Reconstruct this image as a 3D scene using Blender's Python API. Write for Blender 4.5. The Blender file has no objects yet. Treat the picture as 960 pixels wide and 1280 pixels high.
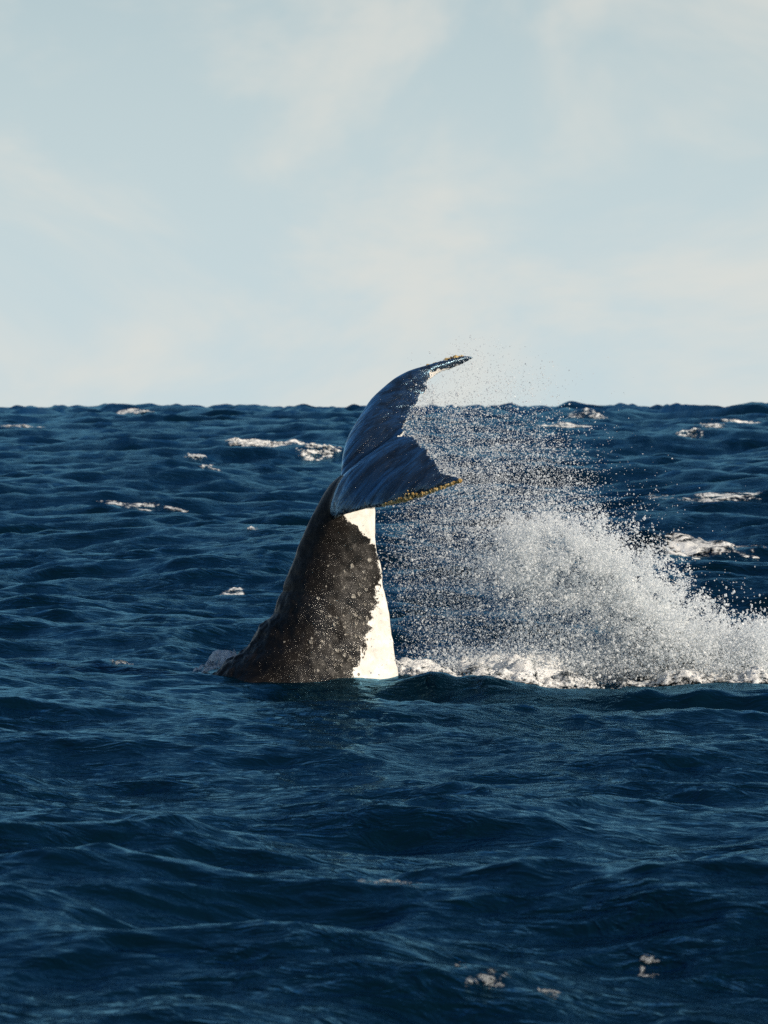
import bpy, bmesh, math
import numpy as np
from mathutils import Vector
from mathutils.bvhtree import BVHTree

R = math.radians
S = bpy.context.scene
COL = S.collection
rng = np.random.default_rng(11)

# ------------------------------------------------------------------ camera
F = 6500.0            # focal length in photo pixels (960 wide)
CAMH = 2.8            # eye height over the water at the whale
HORIZ = 510.0         # photo row of eye level
PITCH = math.atan((640 - HORIZ) / F)
cam_d = bpy.data.cameras.new('camera')
cam_d.sensor_fit = 'HORIZONTAL'; cam_d.sensor_width = 24.0
cam_d.lens = 24.0 * F / 960.0
cam_d.clip_start = 0.5; cam_d.clip_end = 60000
cam = bpy.data.objects.new('camera', cam_d); COL.objects.link(cam)
cam.location = (0, 0, CAMH); cam.rotation_euler = (math.pi / 2 - PITCH, 0, 0)
S.camera = cam
Y0 = 52.0             # distance of the whale
cam_d.dof.use_dof = True; cam_d.dof.focus_distance = Y0; cam_d.dof.aperture_fstop = 8.0

def at(px, py, Y):
    """point at depth Y along the ray through a photo pixel"""
    a = (px - 480.0) / F; b = (640.0 - py) / F
    c, s = math.cos(PITCH), math.sin(PITCH)
    dy = c + b * s; dz = -s + b * c
    return np.array([a / dy * Y, Y, CAMH + dz / dy * Y])

# ------------------------------------------------------------------ light
SUN_EL, SUN_AZ = R(26), R(118)      # azimuth clockwise from the view direction (+Y): the sun stands to the right
sun_dir = Vector((math.sin(SUN_AZ) * math.cos(SUN_EL), math.cos(SUN_AZ) * math.cos(SUN_EL), math.sin(SUN_EL)))
sd = bpy.data.lights.new('sun', 'SUN'); sd.energy = 5.0; sd.angle = R(0.6); sd.color = (1.0, 0.87, 0.70)
so = bpy.data.objects.new('sun', sd); COL.objects.link(so)
so.rotation_euler = sun_dir.to_track_quat('Z', 'Y').to_euler(); so.location = (30, 30, 30)

W = bpy.data.worlds.new('World'); S.world = W; W.use_nodes = True
nt = W.node_tree; nt.nodes.clear()
def N(tree, typ, **kw):
    n = tree.nodes.new(typ)
    for k, v in kw.items():
        if hasattr(n, k) and not k.startswith('i_'): setattr(n, k, v)
    return n
wo = N(nt, 'ShaderNodeOutputWorld'); bg = N(nt, 'ShaderNodeBackground'); bg.inputs['Strength'].default_value = 0.065
sky = N(nt, 'ShaderNodeTexSky', sky_type='NISHITA'); sky.sun_disc = False
sky.sun_elevation = SUN_EL; sky.sun_rotation = SUN_AZ; sky.air_density = 1.0; sky.dust_density = 1.0; sky.ozone_density = 3.0
tc = N(nt, 'ShaderNodeTexCoord')
mp = N(nt, 'ShaderNodeMapping'); mp.inputs['Scale'].default_value = (16, 16, 25); mp.inputs['Location'].default_value = (3.1, 1.3, 8.0)
nz = N(nt, 'ShaderNodeTexNoise'); nz.inputs['Scale'].default_value = 1.0; nz.inputs['Detail'].default_value = 5; nz.inputs['Roughness'].default_value = 0.56
nz.inputs['Distortion'].default_value = 0.35
rp = N(nt, 'ShaderNodeValToRGB'); rp.color_ramp.elements[0].position = 0.40; rp.color_ramp.elements[1].position = 0.64
rp.color_ramp.elements[0].color = (0.0, 0.0, 0.0, 1); rp.color_ramp.elements[1].color = (0.60, 0.60, 0.60, 1)
rp.color_ramp.interpolation = 'EASE'
# haze whitest at the horizon, faded out overhead for bluer reflections
hz = N(nt, 'ShaderNodeMix', data_type='RGBA'); hz.inputs[7].default_value = (9.0, 10.8, 11.4, 1)
sep = N(nt, 'ShaderNodeSeparateXYZ')
hr = N(nt, 'ShaderNodeMapRange'); hr.inputs['From Min'].default_value = 0.0; hr.inputs['From Max'].default_value = 0.24; hr.interpolation_type = 'SMOOTHSTEP'
hr.inputs['To Min'].default_value = 0.96; hr.inputs['To Max'].default_value = 0.04
mx = N(nt, 'ShaderNodeMix', data_type='RGBA'); mx.inputs[7].default_value = (11.9, 11.5, 10.5, 1)
L = nt.links.new
L(tc.outputs['Generated'], mp.inputs['Vector']); L(mp.outputs[0], nz.inputs['Vector']); L(nz.outputs['Fac'], rp.inputs[0])
L(tc.outputs['Generated'], sep.inputs[0]); L(sep.outputs['Z'], hr.inputs['Value']); L(hr.outputs[0], hz.inputs[0])
hs = N(nt, 'ShaderNodeHueSaturation'); hs.inputs['Saturation'].default_value = 1.5; L(sky.outputs[0], hs.inputs['Color']); L(hs.outputs[0], hz.inputs[6]); L(hz.outputs[2], mx.inputs[6]); # sky saturated, cloud thinned above the view, for darker, bluer reflections
cf = N(nt, 'ShaderNodeMapRange'); cf.inputs['From Min'].default_value = 0.05; cf.inputs['From Max'].default_value = 0.40; cf.inputs['To Min'].default_value = 1.0; cf.inputs['To Max'].default_value = 0.15
cm = N(nt, 'ShaderNodeMath', operation='MULTIPLY'); L(sep.outputs['Z'], cf.inputs['Value']); L(rp.outputs[0], cm.inputs[0]); L(cf.outputs[0], cm.inputs[1]); L(cm.outputs[0], mx.inputs[0])
L(mx.outputs[2], bg.inputs['Color']); L(bg.outputs[0], wo.inputs['Surface'])

S.view_settings.view_transform = 'Standard'; S.view_settings.look = 'None'
S.view_settings.exposure = 0.0; S.view_settings.gamma = 1.0
S.render.engine = 'CYCLES'
S.cycles.use_denoising = False
S.cycles.max_bounces = 12; S.cycles.diffuse_bounces = 10; S.cycles.transmission_bounces = 10; S.cycles.transparent_max_bounces = 40; S.cycles.sample_clamp_indirect = 4.0

# ------------------------------------------------------------------ helpers
def mesh_np(name, v, faces, smooth=True, nper=None):
    """v (n,3), faces (m,k) with one polygon size"""
    me = bpy.data.meshes.new(name)
    v = np.asarray(v, np.float32); faces = np.asarray(faces, np.int32)
    k = faces.shape[1]; m = len(faces)
    me.vertices.add(len(v)); me.vertices.foreach_set('co', v.ravel())
    me.loops.add(m * k); me.loops.foreach_set('vertex_index', faces.ravel())
    me.polygons.add(m); me.polygons.foreach_set('loop_start', np.arange(0, m * k, k, dtype=np.int32))
    me.polygons.foreach_set('loop_total', np.full(m, k, np.int32))
    me.polygons.foreach_set('use_smooth', np.full(m, smooth, bool))
    me.update(calc_edges=True); me.validate()
    return me
def obj(name, me, mat=None, parent=None):
    o = bpy.data.objects.new(name, me); COL.objects.link(o)
    if mat is not None: me.materials.append(mat)
    if parent is not None: o.parent = parent
    return o
def tag(o, label=None, cat=None, group=None, kind=None):
    if label: o['label'] = label
    if cat: o['category'] = cat
    if group: o['group'] = group
    if kind: o['kind'] = kind
    return o
def fattr(me, name, a):
    at_ = me.attributes.new(name, 'FLOAT', 'POINT'); at_.data.foreach_set('value', np.asarray(a, np.float32).ravel())

def _h(ix, iy, iz, seed):
    n = (ix * 374761393 + iy * 668265263 + iz * 2147483647 * 3 + seed * 1274126177) & 0xffffffff
    n = ((n ^ (n >> 13)) * 1274126177) & 0xffffffff
    n = ((n ^ (n >> 16)) * 2246822519) & 0xffffffff
    return ((n ^ (n >> 15)) & 0xffffff) / float(0xffffff)
def vnoise(p, seed=0):
    """smooth value noise in 3D, 0..1, vectorised"""
    p = np.asarray(p, float); i = np.floor(p).astype(np.int64); f = p - i; f = f * f * f * (f * (f * 6 - 15) + 10)
    x, y, z = i[..., 0], i[..., 1], i[..., 2]; out = 0
    for dx in (0, 1):
        for dy in (0, 1):
            for dz in (0, 1):
                w = (f[..., 0] if dx else 1 - f[..., 0]) * (f[..., 1] if dy else 1 - f[..., 1]) * (f[..., 2] if dz else 1 - f[..., 2])
                out = out + w * _h(x + dx, y + dy, z + dz, seed)
    return out
def fbm(p, oct=4, seed=0, rough=0.5):
    p = np.asarray(p, float); a, s, n = 1.0, 0.0, 0.0
    for o in range(oct):
        s = s + a * vnoise(p * 2.03 ** o + 17.3 * o, seed + o); n += a; a *= rough
    return s / n
def p3(x, y, z=0.0):
    x = np.asarray(x, float); return np.stack([x, np.asarray(y, float) + 0 * x, np.asarray(z, float) + 0 * x], -1)
def sstep(a, b, x):
    t = np.clip((x - a) / (b - a), 0, 1); return t * t * (3 - 2 * t)

def new_mat(name):
    m = bpy.data.materials.new(name); m.use_nodes = True; t = m.node_tree
    b = t.nodes['Principled BSDF']; return m, t, b
def tex_noise(t, vec, scale, detail=3, rough=0.5, dist=0.0):
    n = t.nodes.new('ShaderNodeTexNoise'); n.inputs['Scale'].default_value = scale; n.inputs['Detail'].default_value = detail
    n.inputs['Roughness'].default_value = rough; n.inputs['Distortion'].default_value = dist
    t.links.new(vec, n.inputs['Vector']); return n
def math_n(t, op, a, b=None, c=None, clamp=False):
    n = t.nodes.new('ShaderNodeMath'); n.operation = op; n.use_clamp = clamp
    for i, x in enumerate((a, b, c)):
        if x is None: continue
        if isinstance(x, (int, float)): n.inputs[i].default_value = x
        else: t.links.new(x, n.inputs[i])
    return n.outputs[0]
def mix_c(t, fac, a, b):
    n = t.nodes.new('ShaderNodeMix'); n.data_type = 'RGBA'
    for i, x in ((0, fac), (6, a), (7, b)):
        if isinstance(x, tuple): n.inputs[i].default_value = x + (1,) if len(x) == 3 else x
        elif isinstance(x, (int, float)): n.inputs[i].default_value = x
        else: t.links.new(x, n.inputs[i])
    return n.outputs[2]
def mrange(t, v, a, b, c=0.0, d=1.0, smooth=True):
    n = t.nodes.new('ShaderNodeMapRange'); n.interpolation_type = 'SMOOTHSTEP' if smooth else 'LINEAR'
    t.links.new(v, n.inputs['Value'])
    for i, x in zip(('From Min', 'From Max', 'To Min', 'To Max'), (a, b, c, d)): n.inputs[i].default_value = x
    return n.outputs[0]
def attr(t, name):
    n = t.nodes.new('ShaderNodeAttribute'); n.attribute_name = name; return n.outputs['Fac']
def geo_pos(t):
    return t.nodes.new('ShaderNodeNewGeometry').outputs['Position']
def mapping(t, vec, scale=(1, 1, 1), rot=(0, 0, 0), loc=(0, 0, 0)):
    n = t.nodes.new('ShaderNodeMapping'); n.inputs['Scale'].default_value = scale; n.inputs['Rotation'].default_value = rot
    n.inputs['Location'].default_value = loc; t.links.new(vec, n.inputs['Vector']); return n.outputs[0]
def bump(t, h, strength, dist, nrm=None):
    n = t.nodes.new('ShaderNodeBump'); n.inputs['Strength'].default_value = strength; n.inputs['Distance'].default_value = dist
    t.links.new(h, n.inputs['Height'])
    if nrm is not None: t.links.new(nrm, n.inputs['Normal'])
    return n.outputs['Normal']

# ------------------------------------------------------------------ sea: wind-wave spectrum in three bands
WIND = R(-72)          # direction the waves run, in the xy plane (towards the camera, a little to the right)
def cascade(Lt, Ng, lmin, lmax, seed, lam_p=42.0, alpha=0.0081, iso=0.38):
    r = np.random.default_rng(seed)
    k1 = np.fft.fftfreq(Ng, Lt / Ng) * 2 * np.pi
    kx, ky = np.meshgrid(k1, k1, indexing='ij'); k = np.hypot(kx, ky); k[0, 0] = 1
    kp = 2 * np.pi / lam_p
    Sk = alpha / 2 * k ** -3.0 * np.exp(-1.25 * (kp / k) ** 2)
    cs = (kx * math.cos(WIND) + ky * math.sin(WIND)) / k
    D = (1 - iso) * np.where(cs > 0, 2 / np.pi * np.abs(cs) ** 2.0, 0) + iso / (2 * np.pi)
    P = Sk / k * D * (2 * np.pi / Lt) ** 2
    P[(k < 2 * np.pi / lmax) | (k >= 2 * np.pi / lmin)] = 0; P[0, 0] = 0
    H = np.sqrt(P) * (r.standard_normal((Ng, Ng)) + 1j * r.standard_normal((Ng, Ng)))
    f = lambda X: np.real(np.fft.ifft2(X)) * Ng * Ng
    return Lt, Ng, [f(1j * kx / k * H).astype(np.float32), f(1j * ky / k * H).astype(np.float32), f(H).astype(np.float32)], f(-k * H).astype(np.float32)
def sample(cs, x, y, chan):
    """periodic cubic B-spline sampling"""
    Lt, Ng, maps, _ = cs
    u = np.asarray(x, np.float64) * Ng / Lt; v = np.asarray(y, np.float64) * Ng / Lt
    iu = np.floor(u).astype(np.int64); iv = np.floor(v).astype(np.int64)
    fu = (u - iu).astype(np.float32); fv = (v - iv).astype(np.float32)
    def w(f): return [(1 - f) ** 3 / 6, (3 * f ** 3 - 6 * f * f + 4) / 6, (-3 * f ** 3 + 3 * f * f + 3 * f + 1) / 6, f ** 3 / 6]
    wu, wv = w(fu), w(fv)
    out = [np.zeros(np.shape(x), np.float32) for _ in chan]
    for a in range(4):
        ia = (iu + a - 1) % Ng
        for b in range(4):
            idx = ia * Ng + (iv + b - 1) % Ng; ww = wu[a] * wv[b]
            for q, m in enumerate(chan): out[q] += ww * m.ravel()[idx]
    return out
CA = cascade(613.0, 512, 5.0, 320.0, 5)
CB = cascade(67.0, 512, 0.55, 5.0, 8)
CC = cascade(9.7, 256, 0.12, 0.55, 9)
CHOP = 1.0
xw = at(440, 850, Y0)[0]
# crests that the photograph shows at definite places: (px, py of crest top, distance, half length m, width m, height m, turn)
RIDGES = [(580, 838, 50.0, .8, .38, .21, -.08), (880, 853, 49.4, 1.3, .42, .17, .05), (905, 690, 95, 1.7, .9, .36, .0),
          (350, 560, 300, 6, 3, .5, .1), (120, 640, 140, 3.5, 1.3, .40, -.35), (160, 1075, 29.5, 1.0, .6, .15, -.45)]
RID = []
for (px, py, Y, hl, wd, am, tn) in RIDGES:
    q = at(px, py, Y); RID.append((q[0], Y, hl, wd, am, tn))

def sea(x, y, small=True):
    """displaced sea point(s) for parameter position (x, y)"""
    x = np.asarray(x, np.float64); y = np.asarray(y, np.float64)
    r = np.hypot(x, y)
    d = [np.zeros(x.shape, np.float32) for _ in range(3)]
    calm = 1 - 0.62 * np.exp(-((x - xw - 1.5) / 7.0) ** 2 - ((y - 48.5) / 8.0) ** 2)
    near = 0.95 + 0.35 * sstep(40, 120, r) + 2.5 * sstep(300, 1000, r)
    for c, fade in ((CA, calm * near * (1 - 0.75 * sstep(3000, 16000, r))), (CB, (0.35 + 0.65 * calm) * (1 - sstep(500, 1500, r)) * 2.0), (CC, (1 - sstep(60, 160, r)) * 1.7)):
        if c is CC and not small: continue
        s = sample(c, x, y, c[2])
        for i in range(3): d[i] += s[i] * fade.astype(np.float32) * (CHOP if i < 2 else 1.0)
    z = d[2].astype(np.float64)
    # the photographer and the whale are in a trough: the sea beyond stands higher
    z = z + 0.95 * sstep(90, 420, r)
    for (cx, cy, hl, wd, am, tn) in RID:
        u = (x - cx) * math.cos(tn) + (y - cy) * math.sin(tn); v = -(x - cx) * math.sin(tn) + (y - cy) * math.cos(tn)
        m = (np.abs(u) < 4 * hl) & (np.abs(v) < 5 * wd)
        if not m.any(): continue
        um, vm = u[m], v[m]
        vm = vm + wd * 1.6 * (fbm(p3(um / hl * 1.7, 7.7 + cx), 3, 6) - .5)
        vs = np.where(vm < 0, vm / (wd * .62), vm / (wd * 1.35))      # steeper towards the camera
        z[m] = z[m] + am * np.exp(-(um / hl) ** 2) * (1 / np.cosh(1.5 * vs)) * (.55 + .9 * fbm(p3(um / hl * 2.1 + cx, vm / wd * .6), 3, 5))
    return x + d[0], y + d[1], z

def fold(x, y):
    a = sample(CA, x, y, [CA[3]])[0]; b = sample(CB, x, y, [CB[3]])[0]
    return -(a + b)

# polar sheet round the camera, fine where the photograph looks, out to the horizon
rr = [1.0, 4.0, 8.0, 12.0, 15.0, 17.0, 18.5]
r_ = 19.5
while r_ < 30000:
    rr.append(r_)
    r_ *= 1 + (0.0021 if r_ < 140 else 0.003 if r_ < 620 else 0.0075 if r_ < 4000 else 0.02)
rr = np.array(rr)
th = np.concatenate([np.linspace(-180, -20, 17)[:-1], np.linspace(-20, -5.3, 26)[:-1], np.linspace(-5.3, 5.3, 405)[:-1], np.linspace(5.3, 20, 26)[:-1], np.linspace(20, 180, 17)[:-1]])
th = np.radians(th)
nr, na = len(rr), len(th)
RR, TT = np.meshgrid(rr, th, indexing='ij')
gx, gy = RR * np.sin(TT), RR * np.cos(TT)
sx, sy, sz = sea(gx, gy)
fl = fold(gx, gy)
idx = np.arange(nr * na).reshape(nr, na)
j2 = np.roll(idx, -1, axis=1)
quads = np.stack([idx[:-1], j2[:-1], j2[1:], idx[1:]], -1).reshape(-1, 4)
me = mesh_np('sea', np.stack([sx, sy, sz], -1).reshape(-1, 3), quads)
fattr(me, 'fold', fl)

def water_material():
    m, t, b = new_mat('sea_water'); P = geo_pos(t)
    t.nodes.remove(b)
    # dark blue deep water; reflected sky dimmed and tinted blue in the mirror colour
    dif = t.nodes.new('ShaderNodeBsdfDiffuse'); dif.inputs['Color'].default_value = (0.0006, 0.0065, 0.0115, 1)
    gls = t.nodes.new('ShaderNodeBsdfGlossy'); gls.inputs['Color'].default_value = (.25, .58, .84, 1); gls.inputs['Roughness'].default_value = 0.08
    fre = t.nodes.new('ShaderNodeFresnel'); fre.inputs['IOR'].default_value = 1.333
    b = t.nodes.new('ShaderNodeMixShader')
    t.links.new(math_n(t, 'MULTIPLY', fre.outputs[0], .76), b.inputs[0]); t.links.new(dif.outputs[0], b.inputs[1]); t.links.new(gls.outputs[0], b.inputs[2])
    v1 = mapping(t, P, (1, 1.35, 1), (0, 0, R(12)))
    n1 = tex_noise(t, v1, 2.6, 4, .55, .6); n2 = tex_noise(t, v1, 11.0, 4, .6, .5); n3 = tex_noise(t, P, 0.35, 3, .5, .3)
    # ridged noise gives small cusped ripples
    rg = math_n(t, 'ABSOLUTE', math_n(t, 'SUBTRACT', n2.outputs['Fac'], 0.5))
    rg1 = math_n(t, 'ABSOLUTE', math_n(t, 'SUBTRACT', n1.outputs['Fac'], 0.5))
    gust = mrange(t, n3.outputs['Fac'], .35, .65, .45, 1.0)
    hA = math_n(t, 'MULTIPLY', math_n(t, 'MULTIPLY', rg1, -1.0), gust); hB = math_n(t, 'MULTIPLY', math_n(t, 'MULTIPLY', rg, -1.0), gust)
    nn = bump(t, hA, 1.0, 0.09); nn = bump(t, hB, 1.0, 0.010, nn)
    for nd_ in (dif, gls, fre): t.links.new(nn, nd_.inputs['Normal'])
    # flecks of foam where the crests fold over
    fo = attr(t, 'fold'); nf = tex_noise(t, mapping(t, P, (1, 2.2, 1)), 5.0, 6, .7, .8)
    k = math_n(t, 'ADD', fo, math_n(t, 'MULTIPLY', math_n(t, 'SUBTRACT', nf.outputs['Fac'], 0.5), 1.6))
    fac = mrange(t, k, 1.02, 1.35, 0.0, 0.75)
    fo_b = t.nodes.new('ShaderNodeBsdfDiffuse'); fo_b.inputs['Color'].default_value = (0.62, 0.64, 0.64, 1)
    ms = t.nodes.new('ShaderNodeMixShader'); out = t.nodes['Material Output']
    t.links.new(fac, ms.inputs[0]); t.links.new(b.outputs[0], ms.inputs[1]); t.links.new(fo_b.outputs[0], ms.inputs[2]); t.links.new(ms.outputs[0], out.inputs['Surface'])
    return m
MWATER = water_material()
sea_o = tag(obj('sea', me, MWATER), kind='structure')
sea_o['label'] = 'deep blue choppy sea running out to a lumpy horizon'

def hit(px, py, y0=18.0, y1=4000.0):
    """where the ray through a photo pixel first meets the sea"""
    Ys = np.geomspace(y0, y1, 9000); a = at(px, py, 1.0)
    X = a[0] * Ys; Z = CAMH + (a[2] - CAMH) * Ys
    x, y, z = sea(X, Ys, small=False)
    w = np.where(z >= Z)[0]
    i = w[0] if len(w) else len(Ys) - 1
    return X[i], Ys[i], z[i]

# ------------------------------------------------------------------ whale
whale = bpy.data.objects.new('whale', None); COL.objects.link(whale)
tag(whale, 'dark humpbacked whale raising its barnacled tail flukes out of the sea', 'whale')
wb = at(440, 850, Y0); whale.location = wb
def loc(p): return np.asarray(p) - wb
def smooth_interp(xs, ys, q, n=7):
    """piecewise cubic (Catmull-Rom style) through points"""
    xs = np.asarray(xs, float); ys = np.asarray(ys, float)
    d = np.gradient(ys, xs, axis=0); q = np.asarray(q, float)
    i = np.clip(np.searchsorted(xs, q) - 1, 0, len(xs) - 2); h = xs[i + 1] - xs[i]; t = (q - xs[i]) / h
    sh = (slice(None),) + (None,) * (ys.ndim - 1); t = t[sh]; h = h[sh]
    return (2 * t ** 3 - 3 * t ** 2 + 1) * ys[i] + (t ** 3 - 2 * t ** 2 + t) * h * d[i] + (-2 * t ** 3 + 3 * t ** 2) * ys[i + 1] + (t ** 3 - t ** 2) * h * d[i + 1]

# tail stock: photo row, left edge, right edge, half thickness in depth (m)
ST = [(594, 426, 434, .08), (603, 415, 442, .17), (614, 407, 455, .21), (626, 400, 466, .225), (640, 393, 469, .23), (660, 384, 470, .24), (680, 375, 471, .245),
      (700, 368, 474, .275), (720, 360, 477, .31), (740, 352, 481, .345), (760, 344, 484, .385), (780, 333, 487, .43), (797, 320, 490, .48), (805, 314, 492, .51), (818, 297, 494, .55),
      (832, 281, 496, .60), (846, 262, 497, .66), (862, 244, 498, .72), (900, 200, 500, .84), (980, 130, 500, 1.0)]
ST = np.array(ST, float)
rows = np.concatenate([np.linspace(594, 640, 22), np.linspace(642, 870, 115), np.linspace(875, 965, 14)])
st = smooth_interp(ST[:, 0], ST[:, 1:], rows)
V = []; nseg = 72
for py, (lx, rx, b) in zip(rows, st):
    A = at(lx, py, Y0); B = at(rx, py, Y0)
    c = (A + B) / 2; a = (B[0] - A[0]) / 2
    for k in range(nseg):
        ph = 2 * math.pi * k / nseg; cx = math.cos(ph); sn = math.sin(ph)
        # dorsal keel on the left; fullness skewed left, shaped to place the sun glints
        yy = b * np.sign(sn) * abs(sn) ** 0.95 * (1.0 - 0.54 * cx - 0.66 * max(0, -cx) ** 2)
        V.append(c + np.array([a * np.sign(cx) * abs(cx) ** 0.92, yy, 0]))
V = loc(np.array(V)); nrow = len(rows)
ii = np.arange(nrow * nseg).reshape(nrow, nseg); jj = np.roll(ii, -1, axis=1)
Q = np.stack([ii[:-1], ii[1:], jj[1:], jj[:-1]], -1).reshape(-1, 4).tolist()
Q.append(list(ii[0])); Q.append(list(ii[-1][::-1]))
bm = bmesh.new(); vs = [bm.verts.new(p) for p in V]
for q in Q: bm.faces.new([vs[i] for i in q])

# flukes: stations across the span, depth offset (m) with leading and trailing edge pixels; far lobe first
FL = [(-1.78, 578, 602, 578, 600), (-1.70, 566, 607, 572, 597), (-1.55, 538, 618, 557, 594), (-1.35, 508, 628, 549, 586), (-1.1, 480, 633, 543, 575), (-.8, 453, 637, 535, 566),
      (-.5, 431, 643, 525, 557), (-.25, 416, 648, 515, 546), (0, 413, 634, 494, 545), (.25, 425, 600, 503, 533), (.55, 431, 562, 511, 522), (.85, 448, 525, 521, 506),
      (1.1, 468, 496, 530, 491), (1.3, 494, 474, 536, 478), (1.5, 528, 459, 545, 469), (1.62, 556, 450, 566, 461), (1.70, 578, 446, 582, 453), (1.74, 588, 446, 588, 449)]
FL = np.array(FL, float)
sp = np.linspace(-1.78, 1.74, 300)
# the near lobe's tip droops and turns its upper face towards the boat
spd = np.interp(sp, [-1.78, -1.7, -1.55, -1.35, -1.1, -.8, -.4, 2], [-1.12, -1.10, -1.06, -1.0, -.9, -.73, -.4, 2])
fs = smooth_interp(FL[:, 0], FL[:, 1:], sp)
LE = np.array([at(a, b, Y0 + s) for s, (a, b, _, _) in zip(spd, fs)]); TE = np.array([at(c, d, Y0 + s) for s, (_, _, c, d) in zip(spd, fs)])
ragged = (fbm(p3(sp * 7.0, 3.3), 4, 3, .65) - .5)[:, None]
chd = TE - LE; cl = np.linalg.norm(chd, axis=1, keepdims=True)
TE = TE + chd / cl * ragged * 0.13 * np.clip(cl, 0.1, .5) / .5
chd = TE - LE
tang = np.gradient((LE + TE) / 2, axis=0)
nrm = np.cross(chd, tang); nrm /= np.linalg.norm(nrm, axis=1, keepdims=True)
if nrm[150][2] < 0: nrm = -nrm
tc_ = np.linspace(0, 1, 30) ** 1.3
root = np.exp(-(sp / 0.45) ** 2)
thick = 0.030 + 0.045 * (1 - np.abs(sp) / 1.8) + 0.10 * root
top, bot = [], []
for i in range(len(sp)):
    prof = np.clip(2.9 * np.sqrt(tc_) * (1 - tc_) ** 1.15 * .62, 0, 1)
    camber = 0.05 * np.sin(np.pi * tc_) * (1 if sp[i] > 0 else .8)
    base = LE[i] + tc_[:, None] * chd[i]
    rip = (fbm(p3(tc_ * 3, sp[i] * 6), 3, 9) - .5) * 0.035 * np.sin(np.pi * tc_)
    # a deep fold runs from the root to the notch and parts the two lobes
    rip = rip - (.15 * math.exp(-((sp[i] - .16) / .17) ** 2) - .07 * math.exp(-((sp[i] + .30) / .24) ** 2) - .03 * math.exp(-((sp[i] - .75) / .4) ** 2)) * np.sin(np.pi * np.clip(tc_, 0, 1) * .85 + .2) 
    edge = 0.0075 * sstep(0, .04, tc_) 
    top.append(base + nrm[i] * (camber + rip + thick[i] * prof + edge)[:, None]); bot.append(base + nrm[i] * (camber * .8 + rip - thick[i] * prof * .8 - edge)[:, None])
top = loc(np.array(top)); bot = loc(np.array(bot))
n1, n2 = top.shape[:2]
tv = [[bm.verts.new(p) for p in r] for r in top]; bv = [[bm.verts.new(p) for p in r] for r in bot]
for i in range(n1 - 1):
    for j in range(n2 - 1):
        bm.faces.new((tv[i][j], tv[i + 1][j], tv[i + 1][j + 1], tv[i][j + 1])); bm.faces.new((bv[i][j], bv[i][j + 1], bv[i + 1][j + 1], bv[i + 1][j]))
    bm.faces.new((tv[i][0], bv[i][0], bv[i + 1][0], tv[i + 1][0])); bm.faces.new((tv[i][-1], tv[i + 1][-1], bv[i + 1][-1], bv[i][-1]))
for e in (0, n1 - 1):
    for j in range(n2 - 1):
        q = (tv[e][j], tv[e][j + 1], bv[e][j + 1], bv[e][j]); bm.faces.new(q if e == 0 else q[::-1])
bmesh.ops.recalc_face_normals(bm, faces=bm.faces)
raw = bpy.data.meshes.new('raw'); bm.to_mesh(raw); bm.free()
tmp = bpy.data.objects.new('tmp', raw); COL.objects.link(tmp)
md = tmp.modifiers.new('r', 'REMESH'); md.mode = 'VOXEL'; md.voxel_size = 0.0155; md.use_smooth_shade = True
ms_ = tmp.modifiers.new('s', 'SMOOTH'); ms_.factor = 0.5; ms_.iterations = 2
dg = bpy.context.evaluated_depsgraph_get()
body_me = bpy.data.meshes.new_from_object(tmp.evaluated_get(dg)); body_me.name = 'body'
bpy.data.objects.remove(tmp); bpy.data.meshes.remove(raw)
nv = len(body_me.vertices); co = np.empty(nv * 3, np.float32); body_me.vertices.foreach_get('co', co); co = co.reshape(-1, 3).astype(float)
no = np.empty(nv * 3, np.float32); body_me.vertices.foreach_get('normal', no); no = no.reshape(-1, 3).astype(float)
# lumps: knuckles down the dorsal ridge, gentle unevenness elsewhere
wp = co + wb
PXv = 480 + wp[:, 0] / wp[:, 1] * F; 
# photo-like coordinates at the whale's distance, used only to place pigment and lumps on the skin
Ub = (wp[:, 0] - at(480, 850, Y0)[0]) * F / Y0 + 480; Vb = 850 - (wp[:, 2] - at(480, 850, Y0)[2]) * F / Y0
stock = 1 - sstep(0.0, 1.0, (660 - Vb) / 40)
lump = (fbm(co * 4.5, 3, 21) - .5) * 0.045 + (fbm(co * 16, 2, 25) - .5) * 0.005
dors = np.exp(-((Ub - np.interp(Vb, ST[:, 0], ST[:, 1])) / 28) ** 2)
knuck = dors * sstep(690, 800, Vb) * (np.abs(np.sin(Vb / 9.5 + 1.2 * np.sin(Vb / 23))) - .4) * 0.034 + dors * sstep(700, 800, Vb) * (fbm(co * 9, 3, 31) - .5) * .06
co2 = co + no * ((lump * stock + lump * .25 * (1 - stock)) + knuck)[:, None]
body_me.vertices.foreach_set('co', co2.astype(np.float32).ravel()); body_me.update()
# pigment: pale belly side, ragged border
bx = np.interp(Vb, [600, 640, 655, 668, 682, 695, 715, 730, 760, 800, 845, 900], [452, 428, 436, 452, 463, 470, 476, 474, 468, 457, 442, 430])
pale = np.where(Vb > 715, (Ub - bx) / 10.0, (Ub - bx) / 11.0)
pale[Vb < 634] = -3
# dark blots in the pale skin
for (cx, cy, rx, ry) in ((442, 668, 5, 12), (465, 690, 4, 6), (450, 674, 7, 3)):
    pale -= 3.0 * np.exp(-((Ub - cx) / rx) ** 2 - ((Vb - cy) / ry) ** 2)
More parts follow.
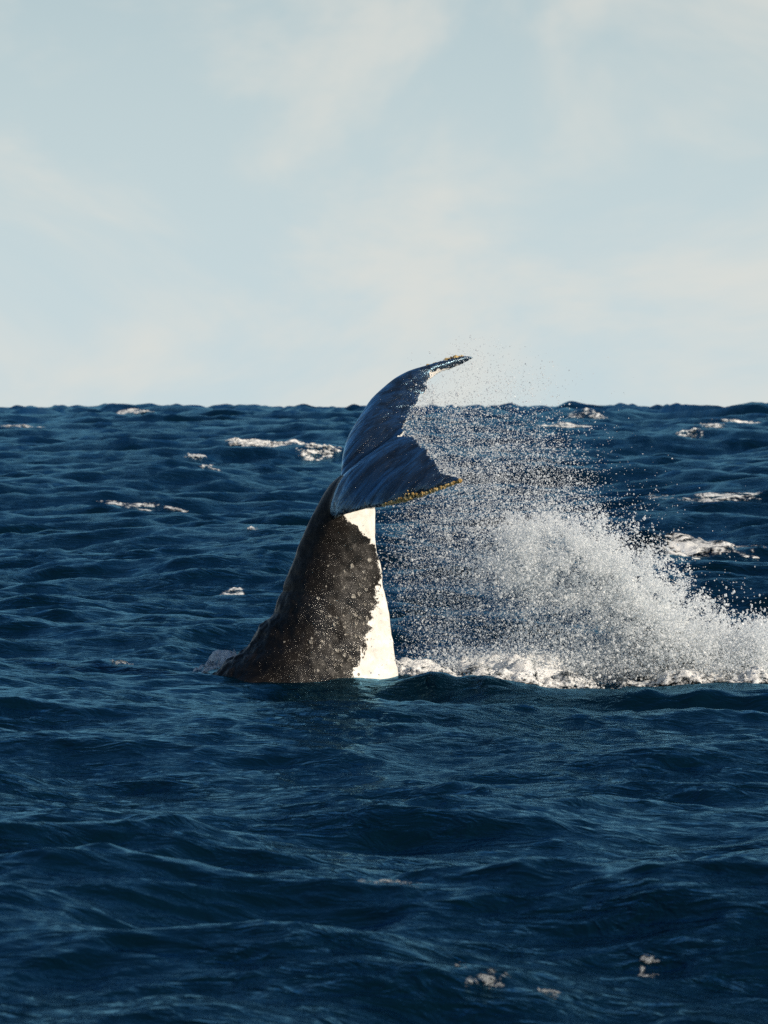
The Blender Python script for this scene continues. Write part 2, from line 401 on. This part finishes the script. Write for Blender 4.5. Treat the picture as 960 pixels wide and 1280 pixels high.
# the underside of the flukes is pale too: nearest-fluke side by normal
on_fl = (Vb < 655) & ((Ub > 470) | (Vb < 594) | (np.abs(wp[:, 1] - Y0) > .26) | (Ub > np.interp(Vb, [594, 625, 650], [432, 424, 412])) & (Vb < 634))
nd = nrm[150]
under = on_fl & ((no @ nd) < -0.15)
pale[on_fl] = -3.0; pale[under] = 1.2
tip = on_fl & (Ub > 541) & (Vb < 475)
pale[tip] = np.clip((Vb[tip] - (461.5 - (Ub[tip] - 545) * .20)) / 3.0, -2, 2)
fattr(body_me, 'pale', pale); fattr(body_me, 'flukes', on_fl.astype(float))
fattr(body_me, 'rough_zone', np.exp(-((Ub - 425) / 48) ** 2) * sstep(670, 790, Vb) * 1.25)

def whale_material():
    m, t, b = new_mat('whale_skin'); tcn = t.nodes.new('ShaderNodeTexCoord'); P = tcn.outputs['Object']
    pa = attr(t, 'pale'); fk = attr(t, 'flukes')
    wet = tex_noise(t, P, 4.5, 4, .6, .4); rz = math_n(t, 'MULTIPLY', attr(t, 'rough_zone'), mrange(t, wet.outputs['Fac'], .38, .62, .10, 1.0))
    n1 = tex_noise(t, P, 9.0, 6, .65, .4); n2 = tex_noise(t, P, 45.0, 4, .6); n3 = tex_noise(t, P, 3.0, 4, .55, .5)
    k = math_n(t, 'ADD', pa, math_n(t, 'MULTIPLY', math_n(t, 'SUBTRACT', n1.outputs['Fac'], .5), 4.6))
    k = math_n(t, 'ADD', k, math_n(t, 'MULTIPLY', math_n(t, 'SUBTRACT', n2.outputs['Fac'], .5), 1.4))
    fac = mrange(t, k, -.12, .22)
    dark = mix_c(t, mrange(t, n3.outputs['Fac'], .35, .7), (0.004, 0.0034, 0.003), (0.014, 0.011, 0.0085))
    # pale scratches and scars
    sc = tex_noise(t, mapping(t, P, (14, 14, 3), (0.3, 0.5, 0)), 3.0, 3, .6, 1.5)
    scf = math_n(t, 'MULTIPLY', mrange(t, sc.outputs['Fac'], .66, .70), .35)
    dark = mix_c(t, scf, dark, (0.22, 0.20, 0.18))
    vo = t.nodes.new('ShaderNodeTexVoronoi'); vo.inputs['Scale'].default_value = 16.0; t.links.new(P, vo.inputs['Vector'])
    spot = mrange(t, vo.outputs['Distance'], .06, .16, .30, 0.0)
    dark = mix_c(t, math_n(t, 'MULTIPLY', rz, .6), dark, (0.006, 0.005, 0.005))
    dark = mix_c(t, math_n(t, 'MULTIPLY', spot, rz), dark, (0.30, 0.27, 0.22))
    fluke_c = mix_c(t, mrange(t, n3.outputs['Fac'], .4, .7), (0.006, 0.010, 0.018), (0.014, 0.022, 0.036))  # fluke skin tinted towards the blue of the sky it reflects
    dark = mix_c(t, fk, dark, fluke_c)
    palec = mix_c(t, mrange(t, n1.outputs['Fac'], .3, .7), (0.66, 0.62, 0.56), (0.84, 0.81, 0.75))
    t.links.new(mix_c(t, fac, dark, palec), b.inputs['Base Color'])
    b.inputs['IOR'].default_value = 1.33; b.inputs['Specular IOR Level'].default_value = .2
    r0 = mrange(t, n2.outputs['Fac'], .3, .7, .34, .50)
    t.links.new(math_n(t, 'SUBTRACT', r0, math_n(t, 'MULTIPLY', fk, .22)), b.inputs['Roughness'])
    t.links.new(math_n(t, 'ADD', .16, math_n(t, 'ADD', math_n(t, 'MULTIPLY', rz, .84), math_n(t, 'MULTIPLY', fk, .1)), None, True), b.inputs['Coat Weight']); b.inputs['Coat Roughness'].default_value = 0.15; b.inputs['Coat IOR'].default_value = 1.5
    # relief: beaded water and pits on the stock, flow lines along the flukes
    vb = t.nodes.new('ShaderNodeTexVoronoi'); vb.inputs['Scale'].default_value = 55.0; vb.feature = 'SMOOTH_F1'; t.links.new(P, vb.inputs['Vector'])
    bead = mrange(t, vb.outputs['Distance'], .0, .55, 1.0, 0.0)
    inv = math_n(t, 'SUBTRACT', 1.0, fac)
    hb = math_n(t, 'MULTIPLY', math_n(t, 'MULTIPLY', bead, math_n(t, 'MULTIPLY', inv, .55)), math_n(t, 'ADD', math_n(t, 'MULTIPLY', rz, 1.0), .06))
    nA = bump(t, hb, 0.6, 0.006)
    nA = bump(t, math_n(t, 'MULTIPLY', n1.outputs['Fac'], math_n(t, 'ADD', inv, .15)), .25, 0.015, nA)
    gl = tex_noise(t, P, 85.0, 2, .5); gl2 = tex_noise(t, P, 20.0, 5, .72, .5); nC = bump(t, math_n(t, 'MULTIPLY', gl2.outputs['Fac'], inv), 1.0, .030, nA)
    grv = tex_noise(t, mapping(t, mapping(t, P, (1, 1, 1), (0, R(49), 0)), (1.3, 11.0, 16.0)), 1.0, 5, .58, .35)
    nB = bump(t, math_n(t, 'MULTIPLY', grv.outputs['Fac'], fk), .9, .036, nA)
    nB = bump(t, math_n(t, 'MULTIPLY', n2.outputs['Fac'], inv), .35, .006, nB)
    t.links.new(nB, b.inputs['Normal']); t.links.new(nC, b.inputs['Coat Normal'])
    # wet film on the flukes; blue of the reflected sky put into its colour
    gls = t.nodes.new('ShaderNodeBsdfGlossy'); gls.inputs['Color'].default_value = (.42, .72, .95, 1); gls.inputs['Roughness'].default_value = .22
    fre = t.nodes.new('ShaderNodeFresnel'); fre.inputs['IOR'].default_value = 1.75
    film = mrange(t, grv.outputs['Fac'], .36, .62, .32, 1.35)
    for nd_ in (gls, fre): t.links.new(nB, nd_.inputs['Normal'])
    mxs = t.nodes.new('ShaderNodeMixShader'); t.links.new(math_n(t, 'MULTIPLY', math_n(t, 'MULTIPLY', fre.outputs[0], 1.9, None, True), math_n(t, 'MULTIPLY', math_n(t, 'MULTIPLY', fk, inv), film)), mxs.inputs[0])
    t.links.new(b.outputs[0], mxs.inputs[1]); t.links.new(gls.outputs[0], mxs.inputs[2]); t.links.new(mxs.outputs[0], t.nodes['Material Output'].inputs['Surface'])
    return m
MSKIN = whale_material()
body = obj('body', body_me, MSKIN, whale)
bvh = BVHTree.FromPolygons([Vector(p) for p in co2], [tuple(p.vertices) for p in body_me.polygons])
cam_l = Vector((0, 0, CAMH)) - Vector(wb)
def on_whale(px, py):
    d = Vector(at(px, py, 60.0)) - Vector((0, 0, CAMH)); d.normalize()
    return bvh.ray_cast(cam_l, d)[:2]

# barnacles
def barnacle_mesh(seed, open_top=True):
    r = np.random.default_rng(seed); n = 8; prof = [(1.0, 0.0), (.86, .42), (.62, .62), (.44, .36)] if open_top else [(1.0, 0), (.8, .55), (.35, .9), (.05, 1.0)]
    v = []; f = []
    for (rad, z) in prof:
        for k in range(n):
            a = 2 * math.pi * k / n; j = 1 + .16 * r.standard_normal()
            v.append((rad * j * math.cos(a), rad * j * math.sin(a), z * (1 + .12 * r.standard_normal())))
    for i in range(len(prof) - 1):
        for k in range(n): f.append((i * n + k, i * n + (k + 1) % n, (i + 1) * n + (k + 1) % n, (i + 1) * n + k))
    v.append((0, 0, prof[-1][1] - (.12 if open_top else -.05))); c = len(v) - 1; b = (len(prof) - 1) * n
    me = bpy.data.meshes.new('barnacle'); me.from_pydata(v, [], f + [(b + k, b + (k + 1) % n, c) for k in range(n)]); me.update(); return me
def simple_mat(name, c1, c2, scale, rough, bumpd=0.004):
    m, t, b = new_mat(name); tcn = t.nodes.new('ShaderNodeTexCoord'); P = tcn.outputs['Object']
    oi = t.nodes.new('ShaderNodeObjectInfo'); n = tex_noise(t, P, scale, 4, .6)
    k = math_n(t, 'ADD', math_n(t, 'MULTIPLY', n.outputs['Fac'], .6), math_n(t, 'MULTIPLY', oi.outputs['Random'], .5))
    t.links.new(mix_c(t, mrange(t, k, .2, .85), c1, c2), b.inputs['Base Color'])
    b.inputs['Roughness'].default_value = rough; b.inputs['Coat Weight'].default_value = .5; b.inputs['Coat Roughness'].default_value = .1
    t.links.new(bump(t, n.outputs['Fac'], .6, bumpd), b.inputs['Normal']); return m
MBARN = simple_mat('barnacle_shell', (.22, .20, .17), (.55, .51, .44), 1.6, .35, .2)
MGOLD = simple_mat('amber_barnacle', (.50, .29, .07), (.95, .70, .30), 1.4, .28, .2)
bm_ring = [barnacle_mesh(s) for s in range(4)]; bm_cone = [barnacle_mesh(10 + s, False) for s in range(4)]
for q in bm_ring: q.materials.append(MBARN)
for q in bm_cone: q.materials.append(MGOLD)
BARN = []
def put_barnacle(me, p, n, size, sink=.1):
    BARN.append((size, me, Vector(p), Vector(n), rng.uniform(0, 6.28), rng.uniform(.7, 1.1)))
zr = [(740, 465), (770, 465), (700, 510), (718, 522), (750, 527), (700, 547), (735, 546), (625, 545), (655, 562), (590, 515), (610, 552), (637, 662), (652, 682), (678, 692), (612, 725),
      (640, 725), (710, 660), (735, 325), (760, 275), (715, 420), (745, 402), (720, 380), (742, 355), (690, 430), (745, 655), (715, 765), (700, 600), (720, 605), (560, 625), (508, 628), (540, 440), (655, 325), (685, 300), (575, 520), (555, 495), (620, 660), (590, 640)]
for (a, b) in zr:
    p, n = on_whale(240 + a / 3.43, 620 + b / 3.43)
    if p is not None: put_barnacle(bm_ring[rng.integers(4)], p, n, rng.uniform(.016, .026))
# small ones scattered over the side of the stock
for _ in range(80):
    py = 850 - abs(rng.normal(0, 75)); px = min(rng.normal(428, 26), np.interp(py, [660, 715, 760, 845], [445, 470, 462, 436]))
    if py < 660: continue
    p, n = on_whale(px, py)
    if p is not None: put_barnacle(bm_ring[rng.integers(4)], p, n, rng.uniform(.005, .013))
# crusts on the leading edges of the flukes
for i, s in enumerate(sp):
    w = 0
    if s < -.25: w = 3 if s > -1.2 else 7
    if s > 1.5: w = 2
    for _ in range(w if rng.random() < .62 else 0):
        t_ = min(abs(rng.normal(0, .05 if s > -1.2 else .12)), .9)
        p = loc(LE[i] + chd[i] * t_) + rng.normal(0, .006, 3) + (np.array([0, -.06, -.004]) if s < 0 else 0)
        h = bvh.find_nearest(Vector(p))
        if h[0] is not None:
            gold = s < -1.05 or s > 1.5
            put_barnacle(bm_cone[rng.integers(4)] if gold else bm_ring[rng.integers(4)], h[0], h[1], rng.uniform(.007, .019) * (1.9 if s > 1.62 else 1.1 if s < -1.6 else 1) if gold else rng.uniform(.004, .010))

BARN.sort(key=lambda b: -b[0])
crust_v, crust_f, crust_m = [], [], []
for i, (size, me, p, n, a, zs_) in enumerate(BARN):
    o = bpy.data.objects.new('barnacle', me) if i < 280 else None
    rot = n.to_track_quat('Z', 'Y').to_euler(); rot.rotate_axis('Z', a)
    l_ = p - n * size * .1; sc_ = Vector((size, size, size * zs_))
    if o:
        COL.objects.link(o); o.parent = whale; o.rotation_euler = rot; o.location = l_; o.scale = sc_
    else:                                   # the smallest ones: one crust
        m3 = rot.to_matrix(); b0 = len(crust_v)
        crust_v += [tuple(l_ + m3 @ Vector((v.co.x * sc_.x, v.co.y * sc_.y, v.co.z * sc_.z))) for v in me.vertices]
        for f_ in me.polygons: crust_f.append([b0 + q for q in f_.vertices]); crust_m.append(0 if me in bm_ring else 1)
if crust_v:
    cme = bpy.data.meshes.new('barnacle_crust'); cme.from_pydata(crust_v, [], crust_f); cme.materials.append(MBARN); cme.materials.append(MGOLD)
    cme.polygons.foreach_set('material_index', crust_m); cme.update()
    o = obj('barnacle_crust', cme, None, whale); o['kind'] = 'stuff'

# ------------------------------------------------------------------ foam
def foam_material(name, col=(.88, .88, .87), low=(.58, .63, .66), lace=1.0, scale=5.0):
    m, t, b = new_mat(name); P = geo_pos(t)
    n1 = tex_noise(t, mapping(t, P, (1, .8, 1.6)), scale, 8, .70, .7); n2 = tex_noise(t, P, scale * 6, 4, .7)
    k = math_n(t, 'ADD', math_n(t, 'MULTIPLY', n1.outputs['Fac'], .75), math_n(t, 'MULTIPLY', n2.outputs['Fac'], .25))
    t.links.new(mix_c(t, mrange(t, k, .36, .54), low, col), b.inputs['Base Color'])
    b.inputs['Roughness'].default_value = .6; b.inputs['IOR'].default_value = 1.2
    nn = bump(t, n1.outputs['Fac'], .8, .10); nn = bump(t, n2.outputs['Fac'], .7, .02, nn); t.links.new(nn, b.inputs['Normal'])
    # open lace of bubbles: gaps widen towards the ragged border
    e = attr(t, 'cover'); a = mrange(t, math_n(t, 'ADD', math_n(t, 'MULTIPLY', e, lace), math_n(t, 'MULTIPLY', math_n(t, 'SUBTRACT', k, .5), 4.5)), .25, .75)
    tp = t.nodes.new('ShaderNodeBsdfTransparent'); mxs = t.nodes.new('ShaderNodeMixShader')
    t.links.new(a, mxs.inputs[0]); t.links.new(tp.outputs[0], mxs.inputs[1]); t.links.new(b.outputs[0], mxs.inputs[2]); t.links.new(mxs.outputs[0], t.nodes['Material Output'].inputs['Surface'])
    return m
MFOAM = foam_material('foam')
MCAP = foam_material('whitecap_foam', (.70, .72, .72), (.12, .16, .19), .42, 2.2)
MBRIGHT = foam_material('breaking_crest_foam', (.86, .86, .83), (.14, .17, .19), .62, 2.2)
MFLECK = foam_material('foam_flecks', (.48, .51, .52), (.08, .13, .16), .36, 12.0)

def foam_patch(name, cx, cy, rx, ry, height, res, seed, mat, hole=.55, turn=0.0, streak=2.5, lift=0.0, freq=1.0):
    nx = max(8, int(2.4 * rx / res)); ny = max(6, int(2.4 * ry / res))
    u, v = np.meshgrid(np.linspace(-1.2, 1.2, nx), np.linspace(-1.2, 1.2, ny), indexing='ij')
    X = cx + u * rx * math.cos(turn) - v * ry * math.sin(turn); Y = cy + u * rx * math.sin(turn) + v * ry * math.cos(turn)
    q = p3(u * rx / height / streak * freq * .5, v * ry / height * freq * .5, seed * 3.7)
    nz_ = fbm(q, 5, seed, .6); nb = fbm(p3(u * 2.2, v * 1.6, seed * 1.3), 4, seed + 40, .6)
    m = 1.0 - u * u - v * v * 1.0 + (nb - .5) * 3.2 * hole + (nz_ - .5) * 1.4 * hole
    x, y, z = sea(X, Y)
    off = -0.03 * min(1, height * 6) + sstep(0, 1.4, m) * (height * (.15 + 1.25 * np.clip(nz_ - .25, 0, 1)) + lift)
    z = z + off
    keep = (m[:-1, :-1] > 0) & (m[1:, :-1] > 0) & (m[:-1, 1:] > 0) & (m[1:, 1:] > 0)
    ii = np.arange(nx * ny).reshape(nx, ny)
    f = np.stack([ii[:-1, :-1], ii[1:, :-1], ii[1:, 1:], ii[:-1, 1:]], -1)[keep]
    if not len(f): return None
    used, inv = np.unique(f.ravel(), return_inverse=True)
    P = np.stack([x, y, z], -1).reshape(-1, 3)[used]
    me = mesh_np(name, P, inv.reshape(-1, 4)); fattr(me, 'cover', np.clip(m.ravel()[used], 0, 1.6)); return obj(name, me, mat)

def px_patch(name, px, py, wpx, dpt, height, seed, mat, res=None, **kw):
    X, Y, Z = hit(px, py); rx = wpx / 2 / F * Y
    return foam_patch(name, X, Y, rx, dpt, height, res or max(.012, rx / 90), seed, mat, **kw)

CAPS = [  # px, py, width px, depth m, height m, label
    (905, 684, 180, 1.6, .50, 'broad tumbling whitecap on the swell just behind the outer edge of the splash', {}),
    (335, 556, 130, 4.5, .40, 'longest bright whitecap, beyond the flukes on the side away from the spray', {}),
    (405, 560, 60, 3.0, .25, 'short bright whitecap between the longest whitecap and the flukes', {}),
    (158, 516, 50, 6, .30, 'thin bright crest at the horizon beyond the longest bright whitecap', {}),
    (20, 533, 70, 6, .3, 'dull ragged foam strip near the horizon, farthest from the whale', {}),
    (178, 634, 130, .9, .10, 'thin pale foam streak slanting off a swell on the side of the dark back', {'turn': -.12}),
    (245, 570, 34, 2.2, .22, 'tiny whitecap in front of the long bright one', {}),
    (282, 587, 30, 2.0, .2, 'small foam tuft between the tiny whitecap and the dark back', {}),
    (710, 531, 66, 5, .25, 'white streak on the far swell behind the thin upper spray', {}),
    (925, 527, 50, 5, .35, 'small bright whitecap near the horizon beyond the broad tumbling one', {}),
    (890, 532, 34, 8, .35, 'dull low foam patch between the small bright horizon whitecap and the spray', {}),
    (860, 541, 34, 7, .3, 'faint grey foam patch on the swell nearer than the small bright horizon whitecap', {}),
    (890, 625, 150, 2.0, .14, 'long faint foam line on the swell beyond the broad tumbling whitecap', {}),
    (800, 620, 46, 1.8, .12, 'short faint foam smear at the spray end of the long faint line', {}),
    (735, 516, 44, 8, .3, 'low white crest on the horizon line behind the upper spray', {}),
    (316, 662, 22, .5, .08, 'small foam fleck on a ripple beyond the dark back, below the flukes', {}),
    (300, 742, 44, .35, .05, 'speckled foam fleck close behind the ridge of the dark back', {}),
    (172, 829, 40, .4, .06, 'small foam fringe on the water where the dark back slides under', {}),
    (545, 1104, 110, .22, .025, 'thin foam line along a dark crest between the boat and the whale', {}),
    (685, 1212, 22, .18, .03, 'bubbly foam curl at the head of the foam trail nearest the boat', {}),
    (730, 1230, 60, .22, .025, 'foam trail running down a ripple nearest the boat', {'turn': -.4}),
    (815, 1250, 34, .16, .02, 'small foam dab at the tail end of the foam trail nearest the boat', {}),
    (900, 1218, 34, .2, .02, 'faint foam dab standing apart from the foam trail nearest the boat', {}),
]
Y_of = lambda px, py: hit(px, py)[1]
for i, (px, py, w, d, h, lab, kw) in enumerate(CAPS):
    if i > 2 and py < 650: w, d, h = w * 1.25, d * .55, h * .55
    o = px_patch('whitecap', px, py, w, d, h, 100 + i, MBRIGHT if i in (0, 1, 2, 3, 8, 9) else MCAP if Y_of(px, py) > 60 else MFLECK, hole=.9 if w < 100 else .55, **kw)
    if o: tag(o, lab, 'whitecap', 'whitecaps on the sea')

# churned water round the whale
for (px, py, w, d, h, sd_, lf, lab) in ((655, 838, 230, 1.1, .08, 301, .26, 'bright low foam bank under the spray beside the whale'),
                                    (545, 818, 120, 1.0, .05, 305, .16, 'thin foam sheet right against the pale side of the tail'),
                                    (850, 842, 200, 1.0, .12, 302, .20, 'churned foam at the foot of the dense splash'),
                                    (955, 835, 130, .8, .16, 303, .16, 'white foam heap at the outer end of the splash, farthest from the whale'),
                                    (281, 818, 66, .42, .07, 304, .24, 'small foam heap behind the ridge of the submerged back')):
    P_ = at(px, py, Y0 + .6); 
    o = foam_patch('foam_bank', P_[0], Y0 + .7, w / 2 / F * Y0, d, h, .02, sd_, MFOAM, hole=.45, streak=1.3, lift=lf)
    if o: tag(o, lab, 'foam', kind='stuff')

# ------------------------------------------------------------------ spray
def seg_d(px, py, a, b):
    ax, ay = a; bx_, by = b; dx, dy = bx_ - ax, by - ay
    t = np.clip(((px - ax) * dx + (py - ay) * dy) / (dx * dx + dy * dy), 0, 1)
    return np.hypot(px - ax - t * dx, py - ay - t * dy), t
def poly_sd(px, py, pts):
    """signed distance, positive inside"""
    d = np.full(px.shape, 1e9); ins = np.zeros(px.shape, bool)
    for (a, b) in zip(pts, pts[1:] + pts[:1]):
        d = np.minimum(d, seg_d(px, py, a, b)[0])
        c = ((a[1] > py) != (b[1] > py)) & (px < (b[0] - a[0]) * (py - a[1]) / (b[1] - a[1] + 1e-9) + a[0]); ins ^= c
    return np.where(ins, d, -d)
gx_, gy_ = np.meshgrid(np.arange(470, 1010, 2.0), np.arange(420, 862, 2.0))
def density():
    n_big = fbm(p3(gx_ / 60, gy_ / 60), 4, 71, .55); n_f = fbm(p3(gx_ / 16, gy_ / 16), 5, 77, .68); n_c = np.clip((fbm(p3(gx_ / 22, gy_ / 22), 5, 93, .7) - .36) * 3.4, 0, 1.6)
    # broad veil flung off the flukes
    veil = poly_sd(gx_, gy_, [(530, 478), (552, 466), (590, 470), (640, 505), (705, 535), (745, 610), (800, 690), (860, 770), (890, 850), (500, 850), (478, 740), (474, 650), (530, 560), (512, 535)])
    v = sstep(-22, 46, veil) * (0.55 + .9 * n_f * n_big * 2)
    v *= np.interp(gy_, [440, 500, 515, 640, 760, 850], [.35, .5, .8, 1.0, .85, .8])
    v *= np.interp(gx_, [470, 560, 700, 760], [.55, 1.1, .9, .65])
    # dense plume, arching down to the right
    pl = [(640, 700), (690, 690), (740, 705), (785, 740), (825, 780), (865, 815), (905, 845)]
    dd = np.full(gx_.shape, 1e9)
    for a, b in zip(pl, pl[1:]): dd = np.minimum(dd, seg_d(gx_, gy_, a, b)[0])
    pm = np.exp(-(dd / 38) ** 2) * (.15 + 1.1 * n_c) * 8.5 * np.interp(gx_, [600, 690, 760, 860], [.35, .8, 1, 1.1])
    body_ = poly_sd(gx_, gy_, [(660, 715), (740, 730), (800, 780), (870, 850), (640, 850), (620, 800)])
    bd = sstep(-30, 30, body_) * (.15 + .9 * n_c) * np.interp(gy_, [700, 800, 850], [.9, 1.4, 2.4]) * np.interp(gx_, [620, 700, 780, 840], [.25, .6, 1.5, 2.2])
    base = np.exp(-((gy_ - 832) / 14) ** 2) * sstep(510, 640, gx_) * 4.5 * n_f * 1.6
    rt = np.exp(-((gx_ - 953) / 22) ** 2 - ((gy_ - 812) / 25) ** 2) * 11 * (n_f * 1.8) + np.exp(-((gx_ - 920) / 48) ** 2 - ((gy_ - 838) / 15) ** 2) * 4 * n_f
    thin = np.exp(-((gx_ - 590) / 40) ** 2 - ((gy_ - 450) / 22) ** 2) * .10 + np.exp(-((gx_ - 640) / 50) ** 2 - ((gy_ - 485) / 22) ** 2) * .10
    te = np.full(gx_.shape, 1e9)
    for a, b in (((508, 538), (530, 554)), ((530, 554), (548, 580)), ((548, 580), (566, 598)), ((536, 490), (512, 532))): te = np.minimum(te, seg_d(gx_, gy_, a, b)[0])
    v = v + np.exp(-(te / 9) ** 2) * 1.3 * n_f * 2
    out = np.exp(-(np.clip(-veil, 0, 300) / 36) ** 1.3) * .05 * (veil < 0) * (gx_ > 560)
    return v, pm + bd + base + rt, thin + out
dv, dp, dt = density()
def draw(dmap, n, jit=2.0):
    p = dmap.ravel() / dmap.sum(); k = rng.choice(p.size, n, p=p)
    return gx_.ravel()[k] + rng.uniform(-jit, jit, n), gy_.ravel()[k] + rng.uniform(-jit, jit, n)
groups = []
def drops(dmap, n, r_med, r_sig, dmean, dsig):
    x, y = draw(dmap, n); Y = Y0 + dmean(x, y) + rng.normal(0, 1, n) * dsig * .7
    P = np.array([at(a, b, c) for a, b, c in zip(x, y, Y)]); rad = np.clip(r_med * np.exp(rng.normal(0, r_sig, n)), .0018, .020)
    groups.append((P, rad))
fl_depth = lambda x, y: np.interp(y, [440, 600, 700, 850], [1.3, .95, .95, 1.0])
drops(dv, 64000, .0036, .45, fl_depth, .75)
drops(dp, 190000, .0060, .45, fl_depth, .45)
drops(dt, 2600, .0040, .35, fl_depth, .5)
Pd = np.concatenate([g[0] for g in groups]); rd = np.concatenate([g[1] for g in groups])
# drops below the sea surface are dropped
zs = sea(Pd[:, 0], Pd[:, 1], small=False)[2]; ok = Pd[:, 2] > zs + .01; Pd, rd = Pd[ok], rd[ok]
TET = np.array([(1, 1, 1), (1, -1, -1), (-1, 1, -1), (-1, -1, 1)], float) / math.sqrt(3) * 1.25
TF = np.array([(0, 1, 2), (0, 3, 1), (0, 2, 3), (1, 3, 2)])
OCT = np.array([(1, 0, 0), (-1, 0, 0), (0, 1, 0), (0, -1, 0), (0, 0, 1), (0, 0, -1)], float) * 1.08
OF = np.array([(0, 2, 4), (2, 1, 4), (1, 3, 4), (3, 0, 4), (2, 0, 5), (1, 2, 5), (3, 1, 5), (0, 3, 5)])
def rand_rot(n):
    q = rng.standard_normal((n, 4)); q /= np.linalg.norm(q, axis=1, keepdims=True); w, x, y, z = q.T
    return np.stack([1 - 2 * (y * y + z * z), 2 * (x * y - z * w), 2 * (x * z + y * w), 2 * (x * y + z * w), 1 - 2 * (x * x + z * z), 2 * (y * z - x * w), 2 * (x * z - y * w), 2 * (y * z + x * w), 1 - 2 * (x * x + y * y)], -1).reshape(n, 3, 3)
def cloud(P, r, BV, BF, name, mat):
    n = len(P); st_ = rng.uniform(.8, 1.35, (n, 1, 3))
    v = np.einsum('nij,vj->nvi', rand_rot(n), BV) * r[:, None, None] * st_ + P[:, None, :]
    f = BF[None] + (np.arange(n) * len(BV))[:, None, None]
    return obj(name, mesh_np(name, v.reshape(-1, 3), f.reshape(-1, 3), smooth=False), mat)
def drop_material():
    m, t, b = new_mat('water_drops'); b.inputs['Base Color'].default_value = (.93, .95, .96, 1); b.inputs['Roughness'].default_value = .25
    b.inputs['IOR'].default_value = 1.33
    tr = t.nodes.new('ShaderNodeBsdfTranslucent'); tr.inputs['Color'].default_value = (.93, .95, .96, 1)
    ms = t.nodes.new('ShaderNodeMixShader'); ms.inputs[0].default_value = .5
    tp = t.nodes.new('ShaderNodeBsdfTransparent'); m2 = t.nodes.new('ShaderNodeMixShader'); m2.inputs[0].default_value = .28; t.links.new(ms.outputs[0], m2.inputs[1]); t.links.new(tp.outputs[0], m2.inputs[2])
    t.links.new(b.outputs[0], ms.inputs[1]); t.links.new(tr.outputs[0], ms.inputs[2]); t.links.new(m2.outputs[0], t.nodes['Material Output'].inputs['Surface']); return m
MDROP = drop_material()
big = rd > .011
o1 = cloud(Pd[~big], rd[~big], TET, TF, 'spray', MDROP)
tag(o1, 'fine white spray mist flung off the tail flukes', 'spray', kind='stuff')
o2 = cloud(Pd[big], rd[big], OCT, OF, 'spray_drops', MDROP)
tag(o2, 'larger white water drops scattered through the spray beside the tail', 'spray', kind='stuff')
